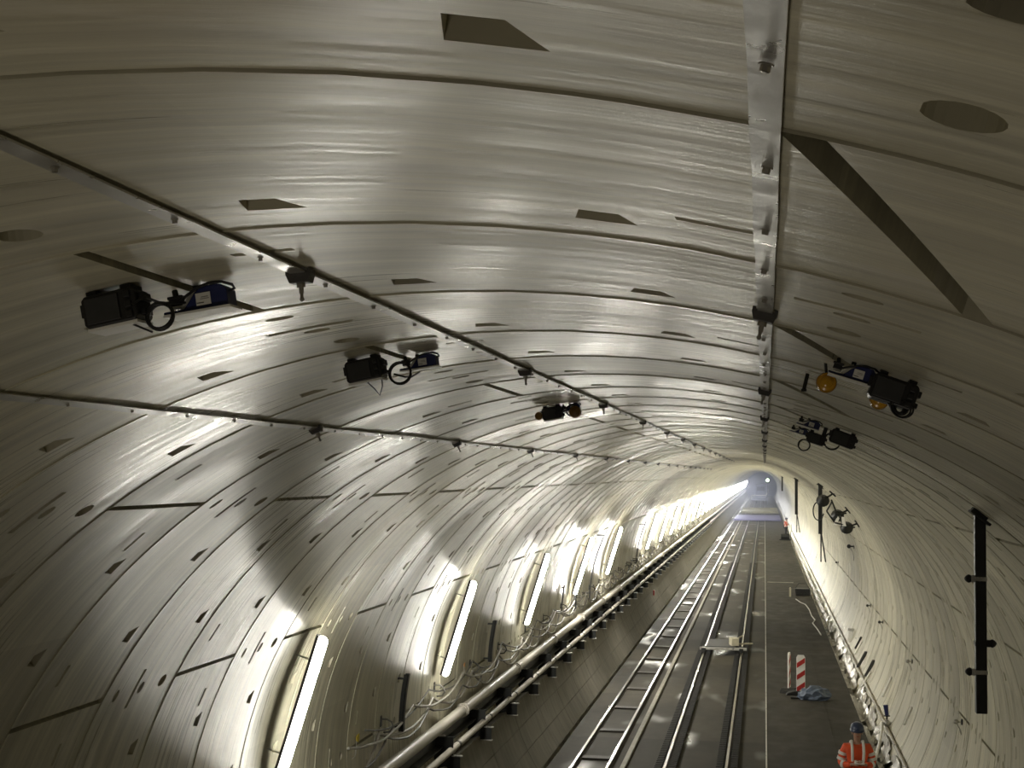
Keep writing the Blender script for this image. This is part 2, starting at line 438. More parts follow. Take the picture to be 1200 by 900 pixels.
def rubber(x, label):
    m = MB(); m.box((x, 222, .03), (.15, 456, .06))
    y = 28.0
    while y < 110:
        m.box((x, y, .072), (.15, .10, .028)); y += .21
    o = m.build('rubber_strip', M['rubber']); tag(o, label, 'rubber strip', 'rubber strips flanking the rails')
rubber(-2.24, 'black toothed rubber strip on the left side of the third rail')
rubber(-1.94, 'black toothed rubber strip on the right side of the third rail')
rubber(-.95, 'black toothed rubber strip on the left side of the rail nearest the walkway')
rubber(-.65, 'black toothed rubber strip on the right side of the rail nearest the walkway')
# dark sleepers between the two left-hand rails
sl = MB().box((0, 0, .02), (.62, .34, .04))
s0 = sl.build('sleeper', M['railb'], bevel=.008)
y = 30.5; i = 0
while y < 200:
    s = s0 if i == 0 else s0.copy()
    if i: C.objects.link(s)
    s.location = (-3.655, y, 0)
    tag(s, 'dark flat sleeper lying between the two left-hand rails', 'sleeper', 'sleepers between the left rails')
    y += 3.7; i += 1

# ------------------------------------------------------------------ steel strips with bolts and clamps along the crown
def strip(th, y1, label, ph, k0=1.70):
    t = on_lining('steel_strip', label, 'steel strip', th, 0, 'bolted steel strips along the ceiling')
    rnd = random.Random(int(th * 10) + 99)
    m = MB(); y = .6; prev = None; vs = []; fs = []
    while y < y1:
        a = rnd.uniform(-.0018, .0018); b = rnd.uniform(-.0018, .0018); c = rnd.uniform(-.002, .002)
        vs += [(-.0245 + a, y, -.012 + c), (.0245 + b, y, -.012 + c), (.0245 + b, y, -.017 + c), (-.0245 + a, y, -.017 + c)]
        y += .33 if y < 12 else 1.5
    n = len(vs) // 4
    for i in range(n - 1):
        for e in range(4): fs.append((i * 4 + e, i * 4 + (e + 1) % 4, i * 4 + 4 + (e + 1) % 4, i * 4 + 4 + e))
    fs += [(0, 1, 2, 3), ((n - 1) * 4 + 3, (n - 1) * 4 + 2, (n - 1) * 4 + 1, (n - 1) * 4)]
    m.add(vs, fs); m.build('strip_bar', M['galv'], t)
    bm_ = MB(); bm_.lathe([(.010, -.0165), (.010, -.019), (.0068, -.019), (.0068, -.027), (.004, -.028)], None, 6)
    b0 = None; y = ph; c = 0
    while y < y1 - .2 and c < 95:
        if b0 is None: b0 = bm_.build('bolt', M['bolt'], t); b = b0
        else: b = b0.copy(); C.objects.link(b)
        b.location = (rnd.uniform(-.004, .004), y, 0); y += .65 + rnd.uniform(-.03, .03); c += 1
    c0 = None; y = Y0 + k0 * RW; c = 0
    while y < y1 - .3:
        if c0 is None:
            m = MB()
            m.prism([(-.040, -.004), (-.040, -.020), (-.030, -.046), (.030, -.046), (.040, -.020), (.040, -.004), (.029, -.004), (.029, -.011), (-.029, -.011), (-.029, -.004)], -.028, .028)
            c0 = m.build('clamp', M['clampm'], t, bevel=.002)
            c0['label'] = 'dark grey clamp block straddling the strip with a hanging stud'
            m = MB(); m.lathe([(.014, -.046), (.014, -.060), (.008, -.060), (.008, -.078)], None, 6); s1 = m.build('nut', M['bolt'], c0)
            m = MB(); m.cyl((0, 0, -.07), (0, 0, -.094), .0055, n=8); m.ball((0, 0, -.096), .008, 8); s2 = m.build('stud', M['bolt'], c0)
            cc = c0
        else:
            cc = copy_tree(c0, t)
        cc.location = (0, y, 0); y += 3 * RW; c += 1
strip(-4.95, 75, 'long bolted steel strip crossing the ceiling left of centre, from the upper left edge', .95, 1.50)
strip(-23.0, 85, 'long bolted steel strip lowest on the left side of the vault', .75)
strip(13.05, 68, 'long bolted steel strip overhead right of centre, dropping straight down the picture', 1.25)

# ------------------------------------------------------------------ sensor boxes on the vault
def cable_loop(c, r, turns=2.2, tilt=0.2, rad=.006, dz=.012):
    pts = []
    n = int(22 * turns)
    for i in range(n + 1):
        a = 2 * PI * i / 22 + .9
        rr = r * (1 + .05 * math.sin(i * .37))
        pts.append((c[0] + rr * math.cos(a), c[1] + dz * i / n + tilt * rr * math.sin(a), c[2] + rr * math.sin(a)))
    return pts
def battery_case(th, y, w, h, label, loop=None, under=True, mirror=1, tails=(), drop=.0, dep=.12):
    t = on_lining('battery_case', label, 'black box', th, y, 'black boxes hung from the vault')
    z0 = -.015 - drop
    m = MB(); x = w / 2; e = .012
    m.prism([(-x, z0 - e), (-x + e, z0), (x - e, z0), (x, z0 - e), (x, z0 - h + e), (x - e, z0 - h), (-x + e, z0 - h), (-x, z0 - h + e)], -dep / 2, dep / 2)
    b = m.build('case_body', M['black'], t, bevel=.006)
    m = MB(); m.box((-.02 * mirror, -dep / 2 - .003, z0 - h / 2), (w * .62, .006, h * .78)); m.build('front_panel', M['grey'], b, bevel=.002)
    for q in (-.3, 0, .3): MB().box((x * .72 * mirror, -dep / 2 - .004, z0 - h / 2 + q * h), (w * .12, .008, h * .2)).build('latch', M['black'], b, bevel=.002)
    for (cx_, cz_, d_, h_) in ((mirror * (x + .006), .3, .6, .25), (mirror * (x + .006), .75, .5, .2), (-mirror * (x + .005), .4, .7, .4)):
        MB().box((cx_, 0, z0 - h * cz_), (.014, dep * d_, h * h_)).build('connector', M['black'], b, bevel=.002)
    if under:
        m = MB(); m.box((0, .005, z0 - h - .004), (w * .93, dep * 1.02, .009)); m.build('base_plate', M['white'], t, bevel=.001)
    for s in (-1, 1): MB().box((s * w * .32, 0, z0 + .004 + drop / 2), (.03, dep * .8, .018 + drop)).build('mounting_bracket', M['dark'], t)
    if loop:
        m = MB(); lx, lz, lr, tr = loop
        m.tube(cable_loop((lx, -.02, lz), lr, tr), .0055, 6)
        m.tube([(lx - lr * .9, -.02, lz + lr * .3), (mirror * x * .9, -.02, z0 - h * .6)], .006, 6)
        for tl_ in tails: m.tube(tl_, .0035, 6)
        m.build('coiled_cable', M['black'], t, smooth=True)
    return t
def tilt_sensor(th, y, sc, label, mirror=1, label_on=True, knob=M['black'], wedge=True):
    t = on_lining('tilt_sensor', label, 'sensor', th, y, 'blue sensors hung from the vault')
    k = sc * mirror; s = sc
    def X(l): return [(a * k, b * s) for a, b in l]
    m = MB(); m.prism(X([(-.115, -.082), (.105, -.082), (.105, -.030), (.085, -.012), (.02, -.010), (-.005, -.030), (-.045, -.074), (-.115, -.074)]), -.045 * s, .045 * s)
    b = m.build('sensor_body', M['blue'], t, bevel=.003)
    m = MB(); m.prism(X([(-.060, -.072), (-.043, -.072), (-.002, -.022), (-.012, -.014)]), -.04 * s, .04 * s); m.build('side_plate', M['galv'], b)
    m = MB(); m.box((.025 * k, -.0465 * s, -.052 * s), (.050 * s, .003, .040 * s)); lb = m.build('paper_label', M['paper'], b)
    m = MB(); m.box((.014 * k, -.0485 * s, -.064 * s), (.024 * s, .001, .003 * s)); m.box((.03 * k, -.0485 * s, -.046 * s), (.024 * s, .001, .0015 * s)); m.box((.03 * k, -.0485 * s, -.052 * s), (.03 * s, .001, .0012 * s))
    m.build('print', M['ink'], lb)
    m = MB(); m.prism(X([(-.112, -.093), (.115, -.093), (.115, -.085), (-.112, -.085)]), -.06 * s, .06 * s); m.build('base_plate', M['white'], t, bevel=.001)
    m = MB(); m.box((-.078 * k, -.01 * s, -.044 * s), (.042 * s, .035 * s, .026 * s)); m.cyl((-.078 * k, -.01 * s, -.03 * s), (-.085 * k, 0, -.002), .010 * s); m.box((-.078 * k, -.012 * s, -.028 * s), (.052 * s, .03 * s, .010 * s))
    kb = m.build('swivel_head', knob, t, bevel=.002)
    m = MB(); m.box((-.076 * k, -.012 * s, -.0605 * s), (.036 * s, .032 * s, .006 * s)); m.build('lens_window', M['white'], kb)
    m = MB(); m.cyl((.05 * k, 0, -.012 * s), (.05 * k, 0, 0), .014 * s); m.cyl((-.01 * k, 0, -.015 * s), (-.01 * k, 0, 0), .012 * s); m.build('fixing_bolt', M['dark'], t)
    m = MB(); m.tube([(-.06 * k, -.03 * s, -.048 * s), (-.03 * k, -.05 * s, -.034 * s), (.01 * k, -.055 * s, -.016 * s), (.05 * k, -.05 * s, -.006 * s), (.09 * k, -.035 * s, -.006 * s), (.118 * k, -.02 * s, -.018 * s), (.122 * k, -.012 * s, -.03 * s), (.104 * k, -.01 * s, -.034 * s)], .005 * s, 6)
    m.build('sensor_cable', M['black'], t, smooth=True)
    return t
def amber_lamp(loc, r, label, m_=M['amber'], rot=(R(90), 0, 0)):
    t = thing('amber_lamp', label, 'warning lamp', loc, rot, 'round amber lamps on the vault')
    m = MB(); m.lathe([(r, -.012), (r, .004), (r * .93, .010), (r * .9, .006), (r * .62, .010), (r * .60, .020), (r * .35, .026), (.001, .028)], None, 20)
    m.build('lens', m_, t, smooth=True)
    m = MB(); m.lathe([(r * 1.06, -.028), (r * 1.06, -.012), (r, -.012), (r, -.028)], None, 20); m.build('housing_ring', M['amberd'], t, smooth=True)
    return t
# left, nearest pair
t = battery_case(-11.75, 4.38, .172, .100, 'large black box on the left vault with a white underside, nearest to the camera',
             (.135, -.115, .040, 2.3), tails=[[(.04, -.02, -.115), (.07, -.02, -.135), (.106, -.02, -.158)]])
tilt_sensor(-9.35, 4.60, .97, 'blue sensor with a white label beside the nearest black box, left vault')
m = MB(); a, b = P(-10.6, 4.28, TR - .075), P(-9.8, 4.58, TR - .05)
m.tube([a, a + Vector((.03, .02, .022)), (a + b) / 2 + Vector((0, 0, .0)), b], .0045, 6)
tag(m.build('link_cable', M['black'], smooth=True), 'thin black cable joining the nearest black box to the labelled blue sensor', 'cable')
# left, second pair
battery_case(-11.3, 7.2, .178, .105, 'black box on the left vault with a round cable coil, second from the camera',
             (.165, -.115, .052, 2.4), tails=[[(.0, -.02, -.125), (.03, -.02, -.165), (.05, -.02, -.20), (.07, -.02, -.16), (.075, -.02, -.11)]])
tilt_sensor(-8.7, 7.5, .86, 'small dark sensor with a white tray beside the second black box, left vault')
m = MB(); a, b = P(-9.6, 7.2, TR - .11), P(-8.8, 7.5, TR - .09)
m.tube([a, a + Vector((.05, .03, -.012)), (a + b) / 2 + Vector((.02, 0, -.02)), b], .0045, 6)
tag(m.build('link_cable', M['black'], smooth=True), 'thin black cable sagging from the second coil to the dark sensor', 'cable')
# left, third pair (amber ends)
battery_case(-9.8, 13.0, .17, .105, 'small black box on the left vault between two amber lamps, third from the camera', (.17, -.075, .05, 1.3))
tilt_sensor(-7.9, 13.1, .75, 'small dark sensor behind the cable loop of the third black box, left vault', wedge=False)
p = Vector((-1.59, 12.95, 6.815)); amber_lamp(p, .05, 'dull amber lamp on the right end of the third left-hand black box', M['amberd'])
m = MB(); m.cyl((0, 0, 0), (0, .0, .09), .012); m.box((0, 0, .04), (.03, .02, .02))
p2 = Vector((-1.90, 12.95, 6.78)); amber_lamp(p2, .034, 'dull amber lamp on the left end of the third left-hand black box', M['amberd'])
# right, nearest pair
battery_case(19.55, 5.95, .175, .098, 'large black box on the right vault with a bunch of loose cables hanging beneath', None, under=False, drop=.0)
tilt_sensor(17.5, 5.97, .80, 'blue sensor with a white label touching the large black box, right vault')
m = MB(); c = Vector((.505, 5.9, 6.555)); rnd = random.Random(4)
for q in range(5):
    pts = []; ph = rnd.uniform(0, 6); a_, b_ = rnd.uniform(.02, .05), rnd.uniform(.012, .04); tl_ = rnd.uniform(-.9, .9)
    for i in range(25):
        u = 2 * PI * i / 22 + ph; x_, z_ = a_ * math.cos(u), b_ * math.sin(u)
        pts.append(c + Vector((x_ * math.cos(tl_) - z_ * math.sin(tl_), .012 * math.sin(u * 2 + q), x_ * math.sin(tl_) + z_ * math.cos(tl_))))
    m.tube(pts, .004, 6)
m.tube([c + Vector((-.04, 0, -.0)), c + Vector((-.07, 0, .05)), c + Vector((-.085, 0, .075))], .004, 6)
m.tube([c + Vector((.0, 0, -.02)), c + Vector((.03, 0, .02)), c + Vector((.05, .02, .075))], .006, 6)
tag(m.build('cable_bunch', M['black'], smooth=True), 'tangled bunch of black cables under the large right-hand black box', 'cable')
amber_lamp((.250, 6.40, 6.678), .040, 'bright amber lamp below the white labelled blue sensor, right vault')
amber_lamp((.468, 6.50, 6.612), .038, 'amber lamp half behind dangling cables under the large right-hand box')
m = MB(); q = P(15.6, 7.3); m.cyl(q + Vector((0, 0, .01)), q + Vector((-.02, -.02, -.075)), .009, n=8); m.cyl(q + Vector((-.02, -.02, -.07)), q + Vector((-.02, -.02, -.082)), .013, n=8)
tag(m.build('anchor_pin', M['dark'], smooth=True), 'short grey pin standing out of the vault below the bright amber lamp', 'pin')
for th_, yy, lb_ in ((16.9, 6.5, 0),):
    q0, q1 = P(16.2, 6.40), Vector((.250, 6.42, 6.72)); q2, q3 = P(18.9, 6.50), Vector((.468, 6.52, 6.65))
    m = MB(); m.cyl(q0, q1, .006, n=8); tag(m.build('hanger_rod', M['dark']), 'thin dark rod holding the bright amber lamp to the vault', 'rod')
    m = MB(); m.cyl(q2, q3, .006, n=8); tag(m.build('hanger_rod', M['dark']), 'thin dark rod holding the half hidden amber lamp to the vault', 'rod')
# right, second group
battery_case(21.0, 11.9, .195, .105, 'black box on the right vault, upper and farther right of the distant pair', None, under=False)
tilt_sensor(17.5, 11.9, .80, 'white and blue sensor, upper of two in the distant right group')
battery_case(18.8, 12.6, .150, .085, 'small black box between two cable loops, lower of the distant right pair', (.125, -.09, .065, 2.2), under=False, drop=.055)
tilt_sensor(17.2, 14.2, .74, 'white and blue sensor, lower of two in the distant right group')
m = MB(); m.tube(cable_loop((.312, 12.55, 6.537), .045, 1.4), .006, 6)
m.tube([(.345, 12.55, 6.56), (.36, 12.56, 6.58), (.375, 12.58, 6.59)], .006, 6)
tag(m.build('cable_coil', M['black'], smooth=True), 'black cable loop left of the small distant right-hand box', 'cable')

# ------------------------------------------------------------------ tube lights on the left wall
def tube_light(y, label, group=None, m_=M['lamp'], th=-73.0):
    t = on_lining('tube_light', label, 'tube light', th, y, group)
    L = 1.56; z = -.27
    b = MB(); b.cyl((-L / 2, 0, z), (L / 2, 0, z), .066, n=12); b.ball((-L / 2, 0, z), .066, 12); b.ball((L / 2, 0, z), .066, 12)
    df = b.build('diffuser', m_, t, smooth=True)
    df.data.materials.append(M['lampside'])     # dimmer opal sides, brighter front lens
    for p in df.data.polygons:
        if not 212 < math.degrees(math.atan2(p.center.z - z, p.center.y)) % 360 < 330: p.material_index = 1
    # opaque half-round hood: the light leaves towards the near end of the tunnel
    arc = [R(35 + 118 * i / 9) for i in range(10)]
    sec = [((.071) * math.cos(q), z + .071 * math.sin(q)) for q in arc] + [(.082 * math.cos(q), z + .082 * math.sin(q)) for q in arc[::-1]]
    b = MB()
    for i in range(9):
        b.prism([sec[i], sec[i + 1], sec[18 - i], sec[19 - i]], -L / 2 - .06, L / 2 + .06, 'x')
    b.build('housing', M['grey'], t)
    for s in (-1, 1):
        b = MB(); b.cyl((s * .55, 0, z + .07), (s * .55, 0, .03), .010, n=8); b.box((s * .55, 0, .0), (.06, .06, .05)); b.build('wall_bracket', M['galv'], t)
    return t
LY = [16.75 + 6 * RW * i for i in range(70)]
near = ['nearest glowing tube light on the left wall, cut off by the bottom of the picture',
        'second glowing tube light along the left wall, between two short dark posts',
        'third glowing tube light along the left wall, left of the slim tall posts',
        'fourth glowing tube light along the left wall, just right of the tall slim post',
        'fifth glowing tube light along the left wall, last before the dark gap in the row',
        None,
        'sixth glowing tube light along the left wall, first after the dark gap in the row',
        'seventh glowing tube light along the left wall, second after the dark gap',
        'eighth glowing tube light along the left wall, third after the dark gap']
for i, y in enumerate(LY):
    if i == 5: continue
    if i < len(near): tube_light(y, near[i], 'tube lights on the left wall', M['lamp'] if i < 3 else M['lampm'])
    elif y < 450: tube_light(y, 'distant tube light in the merged white row at the end of the left wall', 'merged distant tube lights', M['lampf'] if i > 20 else M['lampw'])

# ------------------------------------------------------------------ pipes, brackets and cables on the left wall
t = thing('thick_pipe', 'thick pale pipe running along the left wall below the tube lights', 'pipe', (-5.36, 0, 2.02))
m = MB(); m.cyl((0, -6, 0), (0, 450, 0), .095, n=16); m.build('pipe_run', M['pipe'], t, smooth=True)
y = 27.4; f0 = None
while y < 130:
    if f0 is None:
        m = MB(); m.cyl((0, -.10, 0), (0, .10, 0), .108, n=16); m.cyl((0, -.02, 0), (0, .02, 0), .128, n=16); f0 = m.build('coupling', M['pipe'], t, smooth=True); f = f0
    else: f = f0.copy(); C.objects.link(f)
    f.location = (0, y, 0); y += 6.0
t = thing('thin_pipe', 'thin pale pipe running along the left wall below the thick pipe', 'pipe', (-5.20, 0, 1.62))
m = MB(); m.cyl((0, -6, 0), (0, 450, 0), .058, n=14); m.build('pipe_run', M['pipe'], t, smooth=True)
y = 26.2; f0 = None
while y < 130:
    if f0 is None:
        m = MB(); m.cyl((0, -.05, 0), (0, .05, 0), .066, n=14); f0 = m.build('joint_band', M['dark'], t, smooth=True); f = f0
    else: f = f0.copy(); C.objects.link(f)
    f.location = (0, y, 0); y += 3.05
m = MB(); m.prism([(-5.48, 1.66), (-5.33, 1.66), (-5.33, 1.69), (-5.46, 1.69), (-5.46, 1.86), (-5.48, 1.86)], -6, 450)
tag(m.build('gap_shade_strip', M['dark']), 'black strip painting the shade in the gap between the thick and thin pipes', 'shade strip')  # added black strip, stands in for the deep shade between the pipes
br = None
y = 22.6; i = 0
while y < 150:
    if br is None:
        br = thing('pipe_bracket', 'dark steel pipe bracket with pale shelf bars on the left wall below the pipes', 'bracket', (-5.4, y, 1.3), group='pipe brackets along the left wall')
        m = MB(); m.prism([(-.10, .0), (.36, .0), (.36, .22), (.24, .22), (.24, .55), (-.10, .55)], -.02, .02); m.build('gusset_plate', M['dark'], br)
        for (z_, x0, x1) in ((.56, -.08, .10), (.235, .22, .40), (-.005, -.02, .38)):
            m = MB(); m.box(((x0 + x1) / 2, 0, z_), (x1 - x0, .07, .018)); m.build('shelf_bar', M['galv'], br)
        m = MB(); m.prism([(.0, .0), (.06, .0), (.20, -.50), (.15, -.50)], -.035, .035); m.build('leg', M['dark'], br)
        b = br
    else: b = copy_tree(br)
    b.location = (-5.4, y, 1.3); y += 2 * RW; i += 1
# short dark posts and slim tall posts on the left wall
def wall_post(y, z0, z1, label, w=.09, stand=.10):
    zc = (z0 + z1) / 2
    xw = CX - math.sqrt(TR ** 2 - (zc - CZ) ** 2)
    xt = CX - math.sqrt(TR ** 2 - (z1 - CZ) ** 2); xb = CX - math.sqrt(TR ** 2 - (z0 - CZ) ** 2)
    t = thing('wall_post', label, 'post', (0, y, 0), group='dark posts on the left wall')
    m = MB()
    n = 6; L1 = []; L2 = []
    for i in range(n + 1):
        z = z0 + (z1 - z0) * i / n; x = CX - math.sqrt(TR ** 2 - (z - CZ) ** 2) + stand
        L1.append((x, z)); L2.append((x + w * .6, z))
    m.prism(L1 + L2[::-1], -w / 2, -w / 2 + .012); m.prism(L1 + L2[::-1], w / 2 - .012, w / 2)
    m.prism([(a + w * .6 - .012, b) for a, b in L1] + L2[::-1], -w / 2, w / 2)
    m.build('channel', M['dark'], t)
    for q in (.08, .92):
        z = z0 + (z1 - z0) * q; x = CX - math.sqrt(TR ** 2 - (z - CZ) ** 2)
        m = MB(); m.box((x + stand / 2, 0, z), (stand + .02, .05, .03)); m.build('stand_off', M['dark'], t)
wall_post(23.0, 2.36, 3.22, 'short dark post on the left wall, nearest to the camera, beside sagging cables', .12)
wall_post(30.6, 2.5, 3.32, 'short dark post on the left wall between the second and third tube lights', .12)
wall_post(44.6, 2.3, 3.28, 'short dark post on the left wall just right of the third tube light', .12)
wall_post(42.2, 2.42, 3.2, 'faint short post just left of the third short dark post', .05, .05)
wall_post(47.5, 2.42, 4.55, 'tall slim dark post on the left wall beside the fourth tube light', .06, .22)
wall_post(65.0, 2.5, 4.30, 'tall slim dark post on the left wall in the gap after the fifth tube light', .06, .22)
def wx(z): return CX - math.sqrt(TR ** 2 - (z - CZ) ** 2)
def festoon(ys, z, off, sag, r, m_, label, seed):
    rnd = random.Random(seed); m = MB(); pts = []
    for a, b in zip(ys[:-1], ys[1:]):
        s = sag * rnd.uniform(.6, 1.3)
        n = 10
        for i in range(n):
            u = i / n; zz = z - s * 4 * u * (1 - u) + rnd.uniform(-.01, .01)
            pts.append((wx(zz) + off + .05 * math.sin(u * PI), a + (b - a) * u, zz))
    pts.append((wx(z) + off, ys[-1], z)); m.tube(pts, r, 7)
    tag(m.build('sagging_cable', m_, smooth=True), label, 'cable', 'cables festooned above the thick pipe')
def steps(a, b, d, j, seed):
    rnd = random.Random(seed); y = a; o = []
    while y < b: o.append(y); y += d * rnd.uniform(1 - j, 1 + j)
    return o
festoon(steps(19, 140, 3.2, .2, 1), 2.52, .10, .30, .022, M['cable'], 'pale cable sagging in loops above the thick pipe, lowest of the bundle', 2)
festoon(steps(20, 140, 3.6, .25, 5), 2.62, .12, .22, .020, M['cable'], 'pale cable sagging in shallow loops above the thick pipe, middle of the bundle', 3)
festoon(steps(21, 140, 4.2, .3, 9), 2.70, .08, .26, .014, M['cabled'], 'dark thin cable sagging above the pale cables on the left wall', 4)
festoon(steps(19.5, 120, 2.6, .3, 12), 2.42, .14, .16, .016, M['cabled'], 'dark cable sagging closest to the thick pipe on the left wall', 6)
# cable hangers
hk = None
for i, y in enumerate(steps(22.2, 120, 3.4, .15, 77)):
    if hk is None:
        hk = thing('cable_hanger', 'small hooked cable hanger on the left wall holding the sagging cables', 'hanger', (0, 0, 0), group='cable hangers along the left wall')
        m = MB(); m.tube([(-.02, 0, .06), (.10, 0, .06), (.17, 0, .02), (.19, 0, -.05), (.14, 0, -.12), (.05, 0, -.13)], .014, 6); m.build('hook', M['cabled'], hk, smooth=True)
        m = MB(); m.box((.0, 0, .03), (.03, .09, .16)); m.build('back_plate', M['dark'], hk)
        h = hk
    else: h = copy_tree(hk)
    h.location = (wx(2.6), y, 2.6)
def wall_tag(y, z, m_, label, s=.13):
    t = thing('wall_tag', label, 'tag', (wx(z) + .03, y, z))
    m = MB(); m.prism([(-.5 * s, -.3 * s), (.1 * s, -.45 * s), (.5 * s, -.15 * s), (.45 * s, .4 * s), (-.15 * s, .35 * s), (-.7 * s, .25 * s)], .0, .012, 'x'); m.build('tag_plate', m_, t)
    m = MB(); m.tube([(0, -.4 * s, -.2 * s), (.03, -1.3 * s, -.9 * s), (.02, -1.5 * s, -1.6 * s), (.01, -2.4 * s, -1.7 * s)], .008, 6); m.build('tie_wire', M['cable'], t, smooth=True)
wall_tag(20.8, 2.62, M['yellow'], 'small yellow tag on the left wall near the bottom edge')
wall_tag(28.4, 2.70, M['otag'], 'small orange tag on the left wall right of the second tube light', .10)
m = MB(); m.box((-4.98, 70.6, .87), (.06, .3, .22)); o = m.build('wall_marker', M['red'], bevel=.01); tag(o, 'small red marker plate on the dark haunch left of the track', 'marker')

# ------------------------------------------------------------------ hanging posts on the right
def hanging_post(x, y, zt, zb, w, label, clamps=True, braces=False):
    t = thing('hanging_post', label, 'post', (x, y, zt), group='dark posts hanging from the right vault')
    ln = zt - zb; h = w / 2
    m = MB(); m.box((0, 0, -ln / 2), (w, w, ln)); m.build('shaft', M['dark'], t, bevel=.006)
    th = math.degrees(math.asin(min(1, (x - CX) / TR))); rot = Matrix.Rotation(R(th), 3, 'Y')
    m = MB(); m.box((0, 0, -.035), (w * 2.2, w * 1.9, .022), rot); m.box(rot @ Vector((0, 0, .0)), (w * 1.6, w * 1.5, .06), rot); m.build('top_plate', M['dark'], t, bevel=.004)
    if clamps:
        for s, dz, big in ((-1, -.53, .0), (1, -1.05, .02), (-1, -1.28, .0)):
            m = MB(); m.box((0, 0, dz), (w * 1.12, w * 1.12, .035)); m.box((s * w * .68, 0, dz), (w * .3, w * .7, .055)); c = m.build('cable_clamp', M['galv'] if s < 0 else M['dark'], t, bevel=.004)
            m = MB(); m.lathe([(.028, 0), (.034, .012), (.034, .022), (.024, .038), (.010, .05), (.002, .052)], Matrix.Translation((s * w * .83, 0, dz)) @ Matrix.Rotation(s * PI / 2, 4, 'Y'), 14); m.build('cap', M['black'], c, smooth=True)
    if braces:
        for dx in (.02, .16):
            m = MB(); m.cyl((0.02, 0, -ln + .1), (dx, .1, -ln - .85), .022, n=8); m.build('brace', M['dark'], t)
hanging_post(1.728, 13.0, 6.00, 4.39, .088, 'dark square post hanging from the right vault, nearest, with cable clamps')
hanging_post(1.680, 48.0, 5.98, 4.50, .12, 'dark hanging post with thin brace legs beside the floodlights, second on the right', False, True)
hanging_post(1.50, 75.0, 6.08, 4.40, .14, 'dark hanging post with brace legs, third on the right vault', False, True)
hanging_post(1.48, 133.0, 6.10, 4.9, .12, 'small dark hanging post far down the tunnel, fourth on the right', False, False)

# floodlights on the right wall
def floodlight(x, y, z, label, turn):
    th = math.degrees(math.atan2(x - CX, z - CZ))
    t = on_lining('floodlight', label, 'floodlight', th, y, 'floodlights on the right wall')
    m = MB(); m.box((0, 0, -.01), (.24, .24, .06)); m.build('base_plate', M['dark'], t)
    m = MB(); m.tube([(0, 0, -.02), (-.03, -.05, -.16), (-.10, -.10, -.30)], .028, 8); m.build('arm', M['dark'], t, smooth=True)
    Mx = Matrix.Translation((-.10, -.12, -.34)) @ Matrix.Rotation(R(turn), 4, 'Y') @ Matrix.Rotation(R(70), 4, 'X')
    m = MB(); m.lathe([(.05, .16), (.07, .12), (.19, -.10), (.20, -.13), (.17, -.12), (.03, .05)], Mx, 14); m.build('lamp_head', M['dark'], t, smooth=True)
floodlight(2.05, 47.5, 5.76, 'black floodlight on the right wall, topmost of three behind the second hanging post', -40)
floodlight(2.50, 48.0, 5.24, 'black floodlight on the right wall, middle of three behind the second hanging post', -60)
floodlight(2.80, 48.4, 4.82, 'black floodlight on the right wall, lowest of three behind the second hanging post', -75)
t = thing('tubular_rack', 'tubular black frame linking the three floodlights on the right wall', 'frame', (0, 47.7, 0))
for a, b in (((2.0, 5.55), (2.18, 5.1)), ((2.18, 5.1), (2.45, 5.15)), ((2.02, 5.5), (1.86, 5.2)), ((1.86, 5.2), (2.1, 4.86)), ((2.18, 5.1), (2.1, 4.86)), ((2.1, 4.86), (2.7, 4.72)), ((2.18, 5.15), (2.35, 4.8))):
    m = MB(); m.cyl((a[0], 0, a[1]), (b[0], .1, b[1]), .024, n=8); m.build('tube', M['dark'], t)
m = MB(); m.prism([(2.06, 4.80), (2.18, 5.06), (2.26, 5.06), (2.16, 4.78)], .02, .04); m.prism([(2.30, 5.04), (2.38, 5.03), (2.44, 4.76), (2.32, 4.76)], .02, .04); m.build('white_panel', M['white'], t)
m = MB(); m.tube([(1.62 + .16 * math.cos(a * .3), 47.9 + .05 * math.sin(a), 5.2 + .28 * math.sin(a * .3)) for a in range(3, 21)], .02, 6)
tag(m.build('hanging_cable_loop', M['dark'], smooth=True), 'black cable loop hanging left of the second hanging post', 'cable')

# ------------------------------------------------------------------ right wall: pipe, valve, hooks, sticks
def wxr(z): return CX + math.sqrt(TR ** 2 - (z - CZ) ** 2)
t = thing('rail_pipe', 'thin pale pipe running low along the right wall above the gutter', 'pipe', (wxr(.22) - .07, 0, .22))
m = MB(); m.cyl((0, 10, 0), (0, 420, 0), .035, n=12); m.build('pipe_run', M['pipe'], t, smooth=True)
y = 30; f0 = None
while y < 120:
    if f0 is None:
        m = MB(); m.cyl((0, -.05, 0), (0, .05, 0), .045, n=12); m.box((.05, 0, 0), (.10, .04, .03)); f0 = m.build('pipe_clip', M['galv'], t); f = f0
    else: f = f0.copy(); C.objects.link(f)
    f.location = (0, y, 0); y += 6
t = thing('valve', 'hose valve with a blue handle on the low pipe, right of the orange clad person', 'valve', (wxr(.35) - .12, 38.6, .28))
m = MB(); m.cyl((0, 0, -.08), (0, 0, .12), .05, n=12); m.cyl((-.10, 0, .02), (.14, 0, .02), .045, n=12); m.ball((.0, 0, .03), .085, 12); m.build('valve_body', M['galv'], t, smooth=True)
m = MB(); m.cyl((0, 0, .12), (0, 0, .20), .02, n=8); m.cyl((0, 0, .20), (0, 0, .22), .075, n=12); m.build('stem', M['dark'], t, smooth=True)
m = MB(); m.tube([(0, 0, .22), (-.01, 0, .32), (-.03, 0, .47)], [.045, .05, .06], 10); m.build('handle', M['blue'], t, smooth=True)
m = MB(); m.cyl((.14, 0, .02), (.24, 0, .0), .075, n=12); m.build('outlet_cap', M['black'], t, smooth=True)
